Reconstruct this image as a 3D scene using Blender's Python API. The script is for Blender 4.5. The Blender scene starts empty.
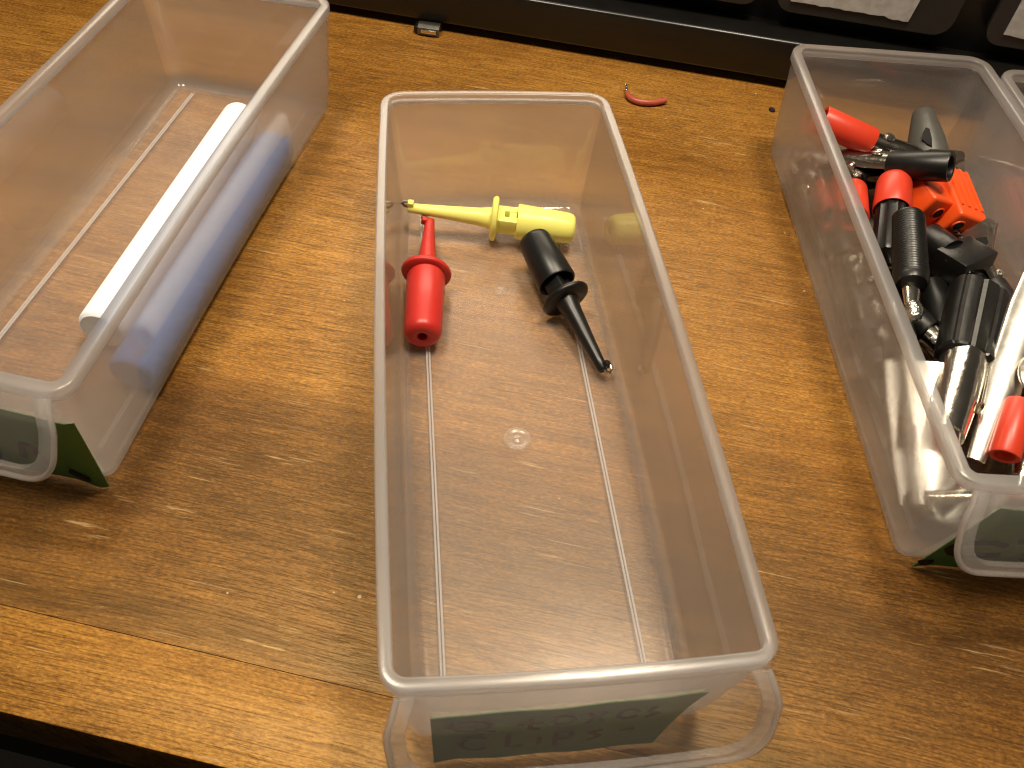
import bpy, bmesh, math, random
from mathutils import Vector, Matrix, Euler
random.seed(7)
S = bpy.context.scene
C = S.collection
R = math.radians
PI = math.pi

# ------------------------------------------------------------------ camera
cd = bpy.data.cameras.new('camera')
cd.sensor_width = 36.0
cd.lens = 28.74
cd.clip_start = 0.005
cd.clip_end = 20
cd.dof.use_dof = True
cd.dof.focus_distance = 0.232
cd.dof.aperture_fstop = 55
cam = bpy.data.objects.new('camera', cd)
C.objects.link(cam)
cam.location = (-0.024018, -0.124920, 0.160361)
cam.rotation_euler = (0.6908948, -0.0659842, -0.0995501)
S.camera = cam

# ------------------------------------------------------------------ world, lamps, exposure
w = bpy.data.worlds.new('World')
S.world = w
w.use_nodes = True
w.node_tree.nodes['Background'].inputs[0].default_value = (1.0, 0.86, 0.70, 1)
w.node_tree.nodes['Background'].inputs[1].default_value = 0.04

def lamp(name, loc, target, size, power, col):
    d = bpy.data.lights.new(name, 'AREA')
    d.shape = 'RECTANGLE'
    d.size, d.size_y = size
    d.energy = power
    d.color = col
    o = bpy.data.objects.new(name, d)
    C.objects.link(o)
    o.location = loc
    o.rotation_euler = (Vector(target) - Vector(loc)).to_track_quat('-Z', 'Y').to_euler()
    return o
lamp('ceiling_lamp', (-0.13, 0.04, 0.56), (-0.04, 0.09, 0), (0.10, 0.10), 2.5, (1.0, 0.86, 0.66))
lamp('ceiling_lamp', (0.11, 0.04, 0.56), (0.06, 0.09, 0), (0.10, 0.10), 2.75, (1.0, 0.86, 0.66))
lamp('room_lamp', (0.06, 0.92, 0.62), (0.0, 0.10, 0), (0.9, 0.34), 8.0, (1.0, 0.85, 0.64))

S.view_settings.view_transform = 'Standard'
S.view_settings.look = 'None'
S.view_settings.exposure = -0.06
S.view_settings.gamma = 1.0
cy = S.cycles
cy.max_bounces = 24
cy.transparent_max_bounces = 32
cy.transmission_bounces = 20
cy.glossy_bounces = 6
cy.diffuse_bounces = 4
cy.sample_clamp_indirect = 4.0
cy.use_denoising = True
cy.filter_width = 1.15

# ------------------------------------------------------------------ materials
class NT:
    """small helper for writing a node tree"""
    def __init__(s, name):
        s.m = bpy.data.materials.new(name)
        s.m.use_nodes = True
        s.t = s.m.node_tree
        s.t.nodes.clear()
        s.out = s.t.nodes.new('ShaderNodeOutputMaterial')
    def n(s, typ, ins=None, **kw):
        nd = s.t.nodes.new(typ)
        for k, v in kw.items():
            setattr(nd, k, v)
        for k, v in (ins or {}).items():
            if hasattr(v, 'is_output') or isinstance(v, bpy.types.NodeSocket):
                s.t.links.new(v, nd.inputs[k])
            else:
                nd.inputs[k].default_value = v
        return nd
    def math(s, op, a, b=None, clamp=False):
        nd = s.n('ShaderNodeMath', operation=op, use_clamp=clamp)
        for i, v in enumerate((a, b)):
            if v is None: continue
            if isinstance(v, bpy.types.NodeSocket): s.t.links.new(v, nd.inputs[i])
            else: nd.inputs[i].default_value = v
        return nd.outputs[0]
    def mix(s, f, a, b, typ='MIX'):
        nd = s.n('ShaderNodeMix', data_type='RGBA', blend_type=typ)
        for i, v in ((0, f), (6, a), (7, b)):
            if isinstance(v, bpy.types.NodeSocket): s.t.links.new(v, nd.inputs[i])
            elif i == 0: nd.inputs[0].default_value = v
            else: nd.inputs[i].default_value = (*v, 1) if len(v) == 3 else v
        return nd.outputs[2]
    def ramp(s, fac, stops):
        nd = s.n('ShaderNodeValToRGB', {0: fac})
        cr = nd.color_ramp
        while len(cr.elements) < len(stops): cr.elements.new(0.5)
        for e, (p, c) in zip(cr.elements, stops):
            e.position = p
            e.color = (c, c, c, 1) if isinstance(c, (int, float)) else (*c, 1)
        return nd.outputs[0]
    def noise(s, vec, scale, detail=3, rough=0.55, dist=0.0):
        return s.n('ShaderNodeTexNoise', {'Vector': vec, 'Scale': scale, 'Detail': detail, 'Roughness': rough, 'Distortion': dist}).outputs[0]
    def mapping(s, vec, loc=(0, 0, 0), rot=(0, 0, 0), scale=(1, 1, 1)):
        return s.n('ShaderNodeMapping', {'Vector': vec, 'Location': loc, 'Rotation': rot, 'Scale': scale}).outputs[0]
    def done(s, shader):
        s.t.links.new(shader, s.out.inputs[0])
        return s.m

def wood(name, seed, light, mid, dark, streak=None, dark_band=None):
    k = NT(name)
    co = k.n('ShaderNodeTexCoord').outputs['Object']
    # gentle wander of the grain
    wob = k.noise(k.mapping(co, loc=(seed, 0, 0)), 11, 1)
    wv = k.n('ShaderNodeVectorMath', {0: co, 1: k.n('ShaderNodeCombineXYZ', {'Y': k.math('MULTIPLY', k.math('SUBTRACT', wob, 0.5), 0.007)}).outputs[0]}, operation='ADD').outputs[0]
    broad = k.noise(k.mapping(wv, loc=(seed * 2.3, 1, 0), scale=(9, 36, 9)), 1.0, 5, 0.62)
    band = k.noise(k.mapping(wv, loc=(seed, 7, 0), scale=(14, 230, 20)), 1.0, 3, 0.6)
    fib = k.noise(k.mapping(wv, loc=(seed, 3, 0), scale=(70, 1500, 60)), 1.0, 3, 0.6)
    gran = k.noise(k.mapping(co, loc=(seed, 5, 0), scale=(800, 2200, 400)), 1.0, 2, 0.7)
    fleck = k.noise(k.mapping(co, loc=(seed, 6, 0), rot=(0, 0, R(14)), scale=(160, 420, 100)), 1.0, 3, 0.6)
    v = k.math('ADD', k.math('MULTIPLY', k.math('SUBTRACT', broad, 0.5), 0.62), k.math('MULTIPLY', k.math('SUBTRACT', band, 0.5), 0.34))
    v = k.math('ADD', v, k.math('MULTIPLY', k.math('SUBTRACT', fib, 0.5), 0.62))
    v = k.math('ADD', v, k.math('MULTIPLY', k.math('SUBTRACT', gran, 0.5), 1.05))
    v = k.math('ADD', v, k.math('MULTIPLY', k.math('SUBTRACT', fleck, 0.5), 0.30))
    v = k.math('ADD', v, 0.54)
    if dark_band:        # a darker band running along the grain
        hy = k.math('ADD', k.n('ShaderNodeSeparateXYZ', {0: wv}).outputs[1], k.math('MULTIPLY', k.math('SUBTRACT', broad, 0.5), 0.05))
        hb = k.math('SUBTRACT', 1.0, k.math('DIVIDE', k.math('ABSOLUTE', k.math('SUBTRACT', hy, dark_band[0])), dark_band[1]), clamp=True)
        v = k.math('SUBTRACT', v, k.math('MULTIPLY', hb, dark_band[2]))
    col = k.ramp(v, [(0.10, dark), (0.48, mid), (0.86, light)])
    # open pores: thin dark dashes along the grain, denser in some zones
    zone = k.ramp(k.noise(k.mapping(co, loc=(seed * 3, 0, 0), scale=(14, 26, 9)), 1.0, 2), [(0.36, 0.0), (0.60, 1.0)])
    pore = k.noise(k.mapping(wv, loc=(seed, 9, 0), rot=(0, 0, R(2)), scale=(120, 3000, 60)), 1.0, 1, 0.4)
    pm = k.math('MULTIPLY', k.ramp(pore, [(0.58, 0.0), (0.64, 1.0)]), k.math('ADD', k.math('MULTIPLY', zone, 0.50), 0.10))
    pore2 = k.noise(k.mapping(wv, loc=(seed, 19, 0), rot=(0, 0, R(-2)), scale=(45, 2400, 60)), 1.0, 1, 0.4)
    pm2 = k.math('MULTIPLY', k.ramp(pore2, [(0.63, 0.0), (0.69, 1.0)]), 0.45)
    pmax = k.math('MAXIMUM', pm, pm2)
    col = k.mix(pmax, col, tuple(c * 0.40 for c in dark))
    if streak:
        y = k.n('ShaderNodeSeparateXYZ', {0: wv}).outputs[1]
        d = k.math('ABSOLUTE', k.math('SUBTRACT', y, streak[0]))
        b = k.math('SUBTRACT', 1.0, k.math('DIVIDE', d, streak[1]), clamp=True)
        b = k.math('MULTIPLY', b, k.ramp(fib, [(0.30, 1.0), (0.75, 0.35)]))
        col = k.mix(k.math('MULTIPLY', b, 0.85), col, tuple(c * 0.55 for c in dark))
    # varnish worn off in pale scuffs along the grain, and a few scratches across it
    sc = k.noise(k.mapping(wv, loc=(1, seed, 0), scale=(55, 900, 20)), 1.0, 3, 0.7)
    pt = k.ramp(k.noise(k.mapping(co, loc=(5, 2, 0), scale=(34, 80, 30)), 1.0, 2), [(0.60, 0.0), (0.68, 1.0)])
    col = k.mix(k.math('MULTIPLY', k.math('MULTIPLY', k.ramp(sc, [(0.56, 0.0), (0.66, 1.0)]), pt), 0.55), col, (0.66, 0.46, 0.22))
    for ang, sd, th in ((48, 2, 0.735), (88, 11, 0.745)):
        sc = k.noise(k.mapping(co, loc=(sd, sd, 0), rot=(0, 0, R(ang)), scale=(34, 1700, 20)), 1.0, 0)
        pt = k.ramp(k.noise(k.mapping(co, loc=(sd * 3, 0, 0)), 45, 1), [(0.58, 0.0), (0.66, 1.0)])
        col = k.mix(k.math('MULTIPLY', k.math('MULTIPLY', k.ramp(sc, [(th, 0.0), (th + 0.05, 1.0)]), pt), 0.4), col, (0.66, 0.48, 0.25))
    vor = k.n('ShaderNodeTexVoronoi', {'Vector': co, 'Scale': 190.0, 'Randomness': 1.0})
    rs = k.n('ShaderNodeSeparateColor', {0: vor.outputs['Color']})
    lim = k.math('ADD', 0.02, k.math('MULTIPLY', rs.outputs[1], 0.06))
    sp = k.math('MULTIPLY', k.math('LESS_THAN', vor.outputs['Distance'], lim), k.math('GREATER_THAN', rs.outputs[0], 0.91))
    col = k.mix(k.math('MULTIPLY', sp, 0.6), col, (0.70, 0.56, 0.36))
    rough = k.math('ADD', 0.30, k.math('MULTIPLY', k.noise(co, 60, 3), 0.24))
    h = k.math('SUBTRACT', k.math('ADD', k.math('MULTIPLY', fib, 0.3), k.math('MULTIPLY', gran, 0.35)), k.math('MULTIPLY', pmax, 0.7))
    bump = k.n('ShaderNodeBump', {'Strength': 0.6, 'Distance': 0.00022, 'Height': h})
    b = k.n('ShaderNodeBsdfPrincipled', {'Base Color': col, 'Roughness': rough, 'Normal': bump.outputs[0], 'IOR': 1.5, 'Specular IOR Level': 0.75, 'Specular Tint': (1.0, 0.72, 0.36, 1)})
    return k.done(b.outputs[0])

def simple(name, col, rough=0.4, metal=0.0, bump=0.0, bscale=400, var=0.0, vscale=120, ior=1.5):
    k = NT(name)
    co = k.n('ShaderNodeTexCoord').outputs['Object']
    base = (*col, 1)
    ins = {'Base Color': base, 'Roughness': rough, 'Metallic': metal, 'IOR': ior}
    nz = k.noise(co, vscale, 4, 0.6)
    if var:
        ins['Base Color'] = k.mix(nz, tuple(c * (1 - var) for c in col), tuple(min(1, c * (1 + var)) for c in col))
    ins['Roughness'] = k.math('ADD', rough * 0.8, k.math('MULTIPLY', nz, rough * 0.4))
    if bump:
        ins['Normal'] = k.n('ShaderNodeBump', {'Strength': 0.5, 'Distance': bump, 'Height': k.noise(co, bscale, 3)}).outputs[0]
    return k.done(k.n('ShaderNodeBsdfPrincipled', ins).outputs[0])

def plastic(name, clear, frost, milk, rough=0.5, gloss=0.06, tint=(0.99, 0.985, 0.98), milkcol=(0.86, 0.86, 0.88), ior=1.3):
    """translucent polypropylene: clear + frosted transmission, a milky scatter and a skin gloss"""
    k = NT(name)
    co = k.n('ShaderNodeTexCoord').outputs['Object']
    tr = k.n('ShaderNodeBsdfTransparent', {'Color': (*tint, 1)})
    rf = k.n('ShaderNodeBsdfRefraction', {'Color': (*tint, 1), 'Roughness': rough, 'IOR': ior})
    df = k.n('ShaderNodeBsdfDiffuse', {'Color': (*milkcol, 1)})
    tl = k.n('ShaderNodeBsdfTranslucent', {'Color': (*milkcol, 1)})
    ml = k.n('ShaderNodeMixShader', {0: 0.5, 1: df.outputs[0], 2: tl.outputs[0]})
    m1 = k.n('ShaderNodeMixShader', {0: frost / (clear + frost), 1: tr.outputs[0], 2: rf.outputs[0]})
    cloud = k.noise(co, 70, 4, 0.6)
    mf = k.math('MULTIPLY', milk, k.math('ADD', 0.75, k.math('MULTIPLY', cloud, 0.5)))
    m2 = k.n('ShaderNodeMixShader', {0: mf, 1: m1.outputs[0], 2: ml.outputs[0]})
    bump = k.n('ShaderNodeBump', {'Strength': 0.25, 'Distance': 0.0002, 'Height': k.noise(co, 90, 2)})
    gl = k.n('ShaderNodeBsdfGlossy', {'Color': (1, 1, 1, 1), 'Roughness': gloss, 'Normal': bump.outputs[0]})
    fr = k.n('ShaderNodeFresnel', {'IOR': 1.45})
    front = k.math('SUBTRACT', 1.0, k.n('ShaderNodeNewGeometry').outputs['Backfacing'])
    m3 = k.n('ShaderNodeMixShader', {0: k.math('MULTIPLY', k.math('MULTIPLY', fr.outputs[0], 0.85), front), 1: m2.outputs[0], 2: gl.outputs[0]})
    return k.done(m3.outputs[0])

M = {}
M['wood'] = wood('varnished_wood', 3.1, (0.48, 0.235, 0.042), (0.225, 0.094, 0.0155), (0.072, 0.026, 0.005), streak=(-0.0725, 0.0075), dark_band=(-0.042, 0.048, 0.40))
M['wood_edge'] = wood('varnished_edge_wood', 8.7, (0.46, 0.222, 0.039), (0.215, 0.090, 0.0140), (0.070, 0.025, 0.005))
M['wall'] = plastic('frosted_polypropylene', 0.44, 0.40, 0.175, 0.27)
M['base'] = plastic('clear_polypropylene', 0.96, 0.02, 0.10, 0.30, gloss=0.24)
M['rim'] = plastic('milky_polypropylene', 0.35, 0.35, 0.22, 0.45, gloss=0.22)
M['lip'] = plastic('thin_polypropylene', 0.84, 0.06, 0.060, 0.2)
M['black_shell'] = simple('black_cabinet_plastic', (0.006, 0.0055, 0.005), 0.30, bump=0.0001, bscale=250, var=0.3)
M['smoke'] = simple('dark_drawer_plastic', (0.022, 0.021, 0.020), 0.30, bump=0.0001, bscale=150, var=0.3)
M['silver_tape'] = simple('silver_duct_tape', (0.50, 0.50, 0.50), 0.45, 0.15, bump=0.0004, bscale=260, var=0.35, vscale=300)
M['apron'] = simple('dark_table_apron', (0.020, 0.020, 0.014), 0.6, var=0.3)
M['ground'] = simple('dark_floor', (0.012, 0.010, 0.008), 0.8, var=0.3)
M['white_chalk'] = simple('white_chalk', (0.86, 0.88, 0.93), 0.85, bump=0.0001, bscale=900)
M['blue_chalk'] = simple('blue_chalk', (0.075, 0.22, 0.60), 0.85, bump=0.0001, bscale=900, var=0.15)
M['yellow'] = simple('yellow_plastic', (0.90, 0.86, 0.20), 0.38, bump=0.0001, bscale=120, var=0.05)
M['red'] = simple('red_plastic', (0.50, 0.022, 0.016), 0.38, bump=0.0001, bscale=120, var=0.1)
M['black'] = simple('black_plastic', (0.004, 0.004, 0.004), 0.38, bump=0.0001, bscale=200, var=0.2)
M['hole'] = simple('dark_bore', (0.003, 0.002, 0.002), 0.8)
M['vinyl_red'] = simple('red_vinyl', (0.60, 0.045, 0.018), 0.38, bump=0.0001, bscale=150, var=0.12)
M['orange'] = simple('orange_red_plastic', (0.80, 0.085, 0.012), 0.32, bump=0.0001, bscale=150, var=0.08)
M['vinyl_grey'] = simple('grey_vinyl', (0.075, 0.072, 0.065), 0.42, bump=0.0002, bscale=180, var=0.25)
M['chrome'] = simple('nickel_plate', (0.78, 0.74, 0.66), 0.17, 1.0, bump=0.0002, bscale=350, var=0.12)
M['bright_plate'] = simple('bright_plate', (0.86, 0.83, 0.76), 0.26, 1.0, bump=0.00004, bscale=500, var=0.12)
M['dark_chrome'] = simple('nickel_dim_reflection', (0.36, 0.33, 0.28), 0.20, 1.0, bump=0.0003, bscale=400, var=0.3)  # nickel darkened in colour to stand for the dark surroundings it reflects
M['steel'] = simple('dull_steel', (0.40, 0.37, 0.32), 0.30, 1.0, bump=0.0003, bscale=500, var=0.3)
M['solder'] = simple('solder', (0.72, 0.70, 0.66), 0.22, 1.0, bump=0.001, bscale=700, var=0.2)
M['ribbed'] = simple('ribbed_black_vinyl', (0.006, 0.006, 0.0055), 0.34, bump=0.0002, bscale=300, var=0.3)
M['tape'] = simple('green_masking_tape', (0.085, 0.250, 0.070), 0.55, bump=0.0003, bscale=500, var=0.2)
M['tape_back'] = simple('tape_adhesive', (0.52, 0.50, 0.30), 0.6, var=0.1)
M['ink'] = simple('marker_ink', (0.012, 0.008, 0.008), 0.6)
M['wire_red'] = simple('red_wire_insulation', (0.42, 0.085, 0.050), 0.40, var=0.15)
M['border'] = plastic('border_polypropylene', 0.55, 0.10, 0.17, 0.2)
M['rib'] = plastic('rib_polypropylene', 0.45, 0.10, 0.45, 0.3)

# ------------------------------------------------------------------ mesh helpers
def frame_axis(p, q, up=(0, 0, 1)):
    """matrix with local +X from p to q, local Z near up"""
    p, q = Vector(p), Vector(q)
    x = (q - p).normalized()
    y = Vector(up).cross(x)
    if y.length < 1e-6: y = Vector((0, 1, 0))
    y.normalize()
    z = x.cross(y)
    m = Matrix((x, y, z)).transposed().to_4x4()
    m.translation = p
    return m

class MB:
    def __init__(s):
        s.bm = bmesh.new()
    def ring_loft(s, rings, cap0=True, cap1=True, closed=True, mi=0, loop=False):
        vs = [[s.bm.verts.new(p) for p in r] for r in rings]
        n = len(rings[0])
        m = len(vs)
        for a in range(m if loop else m - 1):
            for i in range(n if closed else n - 1):
                j = (i + 1) % n
                f = s.bm.faces.new((vs[a][i], vs[a][j], vs[(a + 1) % m][j], vs[(a + 1) % m][i]))
                f.material_index = mi if isinstance(mi, int) else mi(a)
        if not loop:
            if cap0:
                f = s.bm.faces.new(vs[0][::-1]); f.material_index = mi if isinstance(mi, int) else mi(0)
            if cap1:
                f = s.bm.faces.new(vs[-1]); f.material_index = mi if isinstance(mi, int) else mi(m - 2)
        return s
    def lathe(s, prof, n=28, sx=1.0, sy=1.0, mat=None, lobes=0, lobe=0.0, caps=True):
        """profile of (x, r) turned round local X"""
        mat = mat or Matrix()
        rings = []
        for x, r in prof:
            rg = []
            for i in range(n):
                a = 2 * PI * i / n
                rr = r * (1 + (lobe * (1 if math.cos(lobes * a) > 0 else -1) if lobes else 0))
                rg.append(mat @ Vector((x, rr * math.cos(a) * sy, rr * math.sin(a) * sx)))
            rings.append(rg)
        return s.ring_loft(rings, caps, caps)
    def box(s, c, d, mat=None, bev=0.0, seg=2):
        mat = mat or Matrix()
        g = bmesh.ops.create_cube(s.bm, size=1)
        vs = g['verts']
        for v in vs:
            v.co = Vector((v.co.x * d[0] + c[0], v.co.y * d[1] + c[1], v.co.z * d[2] + c[2]))
        if bev:
            es = list({e for v in vs for e in v.link_edges})
            r = bmesh.ops.bevel(s.bm, geom=es, offset=bev, segments=seg, affect='EDGES', profile=0.5)
            vs = list({v for f in r['faces'] for v in f.verts} | {v for v in vs if v.is_valid})
        for v in vs: v.co = mat @ v.co
        return s
    def tube(s, pts, r, n=10, cap=True):
        pts = [Vector(p) for p in pts]
        rings = []
        up = Vector((0, 0, 1))
        for i, p in enumerate(pts):
            t = (pts[min(i + 1, len(pts) - 1)] - pts[max(i - 1, 0)]).normalized()
            a = t.cross(up)
            if a.length < 1e-4: a = t.cross(Vector((1, 0, 0)))
            a.normalize(); b = t.cross(a)
            rr = r[i] if isinstance(r, (list, tuple)) else r
            rings.append([p + (a * math.cos(2 * PI * k / n) + b * math.sin(2 * PI * k / n)) * rr for k in range(n)])
        return s.ring_loft(rings, cap, cap)
    def prism(s, poly, h0, h1, mat=None, axis=2):
        """outline in the plane, extruded from h0 to h1"""
        mat = mat or Matrix()
        def P(u, v, h):
            return mat @ Vector((u, v, h) if axis == 2 else (u, h, v))
        return s.ring_loft([[P(u, v, h0) for u, v in poly], [P(u, v, h1) for u, v in poly]])
    def shell(s, st, t, n=9, span=PI, mat=None):
        """half tube along X: stations (x, z offset, half width, height); t is the sheet thickness"""
        mat = mat or Matrix()
        rings = []
        for x, z0, hw, h in st:
            o = []
            for i in range(n):
                a = span * i / (n - 1) + (PI - span) / 2
                o.append(mat @ Vector((x, hw * math.cos(a), z0 + h * math.sin(a))))
            for i in range(n - 1, -1, -1):
                a = span * i / (n - 1) + (PI - span) / 2
                o.append(mat @ Vector((x, (hw - t) * math.cos(a), z0 + (h - t) * math.sin(a))))
            rings.append(o)
        return s.ring_loft(rings)
    def build(s, name, mat, parent=None, smooth=40, label=None):
        bmesh.ops.recalc_face_normals(s.bm, faces=s.bm.faces[:])
        me = bpy.data.meshes.new(name)
        s.bm.to_mesh(me); s.bm.free()
        for m in (mat if isinstance(mat, (list, tuple)) else [mat]):
            me.materials.append(M[m])
        if smooth:
            me.polygons.foreach_set('use_smooth', [True] * len(me.polygons))
            me.set_sharp_from_angle(angle=R(smooth))
        o = bpy.data.objects.new(name, me)
        C.objects.link(o)
        if parent: o.parent = parent
        if label: o['label'] = label
        return o

def tag(o, label, cat, group=None):
    o['label'] = label; o['category'] = cat
    if group: o['group'] = group
    return o
def thing(name, label, cat, mat=None, group=None):
    o = bpy.data.objects.new(name, None)
    o.empty_display_size = 0.01
    C.objects.link(o)
    if mat is not None: o.matrix_world = mat
    return tag(o, label, cat, group)
def copy_thing(root, mat, label, group=None):
    r = root.copy(); C.objects.link(r)
    r.matrix_world = mat
    r['label'] = label
    if group: r['group'] = group
    for ch in [o for o in bpy.data.objects if o.parent == root]:
        c = ch.copy(); C.objects.link(c); c.parent = r
        for g in [o for o in bpy.data.objects if o.parent == ch]:
            d = g.copy(); C.objects.link(d); d.parent = c
    return r
def placed(x, y, t, z=0.0):
    return Matrix.Translation((x, y, z)) @ Matrix.Rotation(t, 4, 'Z')

# ------------------------------------------------------------------ setting: table and floor
TT = R(-17.5)
table = thing('table', 'worn brown varnished wooden table under all the drawers', 'table', placed(0, 0, TT, -0.0003))
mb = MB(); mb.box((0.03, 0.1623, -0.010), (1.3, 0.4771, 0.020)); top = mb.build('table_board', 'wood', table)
mb = MB(); mb.box((0.03, -0.0857, -0.0100), (1.3, 0.0187, 0.0200), bev=0.0002); mb.build('edge_strip', 'wood_edge', table)
mb = MB(); mb.box((0.03, -0.080, -0.052), (1.3, 0.016, 0.060), bev=0.001); mb.build('apron', 'apron', table)
mb = MB(); mb.box((0, 0, -0.76), (8, 8, 0.02)); o = mb.build('floor', 'ground'); o['kind'] = 'structure'

# ------------------------------------------------------------------ the parts cabinet at the back
cab = thing('parts_cabinet', 'glossy black parts cabinet standing along the back of the table', 'cabinet', placed(0, 0, TT))
mb = MB(); mb.box((0.06, 0.240, 0.044), (0.70, 0.100, 0.080), bev=0.001); mb.build('carcass', 'black_shell', cab)
mb = MB(); mb.box((0.06, 0.1830, 0.0105), (0.70, 0.0174, 0.0150), bev=0.0013, seg=3); mb.build('front_rail', 'black_shell', cab)
mb = MB(); mb.box((0.06, 0.1865, 0.0045), (0.68, 0.0085, 0.0086), bev=0.0004); mb.build('foot', 'black_shell', cab)
for i, x0 in enumerate((-0.0835, -0.0115, 0.0565, 0.1300)):
    hw, y0 = 0.031, 0.1835
    cx = x0 + hw
    pts = []
    r = 0.006
    for qx, qz, a0 in ((hw - r, 0.0245 + r, -90), (hw - r, 0.058 - r, 0), (-hw + r, 0.058 - r, 90), (-hw + r, 0.0245 + r, 180)):
        for j in range(6):
            a = R(a0 + 18 * j)
            pts.append((cx + qx + r * math.cos(a), qz + r * math.sin(a)))
    mb = MB(); mb.prism(pts, y0, y0 + 0.002, axis=1)
    fr = mb.build('drawer_front', 'smoke', cab)
    rnd = random.Random(i + 3)
    if i in (0, 1): continue
    # torn strip of silver tape along the front
    lx0, lx1 = ((cx - 0.026, cx + 0.0158) if i == 2 else (cx - 0.025, cx + 0.022))
    low = []
    for j in range(25):
        u = j / 24
        low.append((lx0 + (lx1 - lx0) * u, 0.0277 + (0.0004 * rnd.random() if i == 2 else 0.0006 * rnd.random()) + (0.0006 if u < .8 else 0)))
    poly = low + [(lx1 + 0.0018, 0.046), (lx0, 0.046)]
    mb = MB(); mb.prism(poly, y0 - 0.0006, y0 - 0.0001, axis=1)
    mb.build('silver_label', 'silver_tape', fr)

# ------------------------------------------------------------------ clear drawers
HW, HL, H = 0.0310, 0.0810, 0.0374
TAP = 0.0027
BOW = 0.0011
def rrect(a, b, r, z, bow=0.0, nc=7, ns=9):
    """rounded rectangle whose sides swell outward a little"""
    pts = []
    def side(p, q, nx, ny):
        for i in range(1, ns):
            u = i / ns
            k = bow * (1 - (2 * u - 1) ** 2) * (1.0 if nx else 0.5)
            pts.append((p[0] + (q[0] - p[0]) * u + nx * k, p[1] + (q[1] - p[1]) * u + ny * k, z))
    f = max(0.0010, r - 0.0020)            # the front corners are tighter than the back ones
    def corner(cx, cy, a0, r):
        for i in range(nc):
            t = a0 + PI / 2 * i / (nc - 1)
            pts.append((cx + r * math.cos(t), cy + r * math.sin(t), z))
    corner(a - r, b - r, 0, r); side((a - r, b), (-a + r, b), 0, 1)
    corner(-a + r, b - r, PI / 2, r); side((-a, b - r), (-a, -b + f), -1, 0)
    corner(-a + f, -b + f, PI, f); side((-a + f, -b), (a - f, -b), 0, -1)
    corner(a - f, -b + f, 1.5 * PI, f); side((a, -b + f), (a, b - r), 1, 0)
    return [Vector(p) for p in pts]

def set_bow(b):
    global BOW
    BOW = b

def front_y(x, z):
    """outer face of a drawer's front wall, turning back round its corners"""
    ins = TAP * (1 - z / H)
    bz = -(HL - ins) - 0.5 * BOW * max(0, 1 - (x / (HW - 0.006)) ** 2)
    d = abs(x) - (HW - ins - 0.0032)
    if d > 0:
        d = min(d, 0.0036)
        bz += 0.0032 - math.sqrt(0.0038 ** 2 - d * d)
    else:
        bz -= 0.0006 * max(0, 1 + d / 0.006)
    return bz

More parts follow.
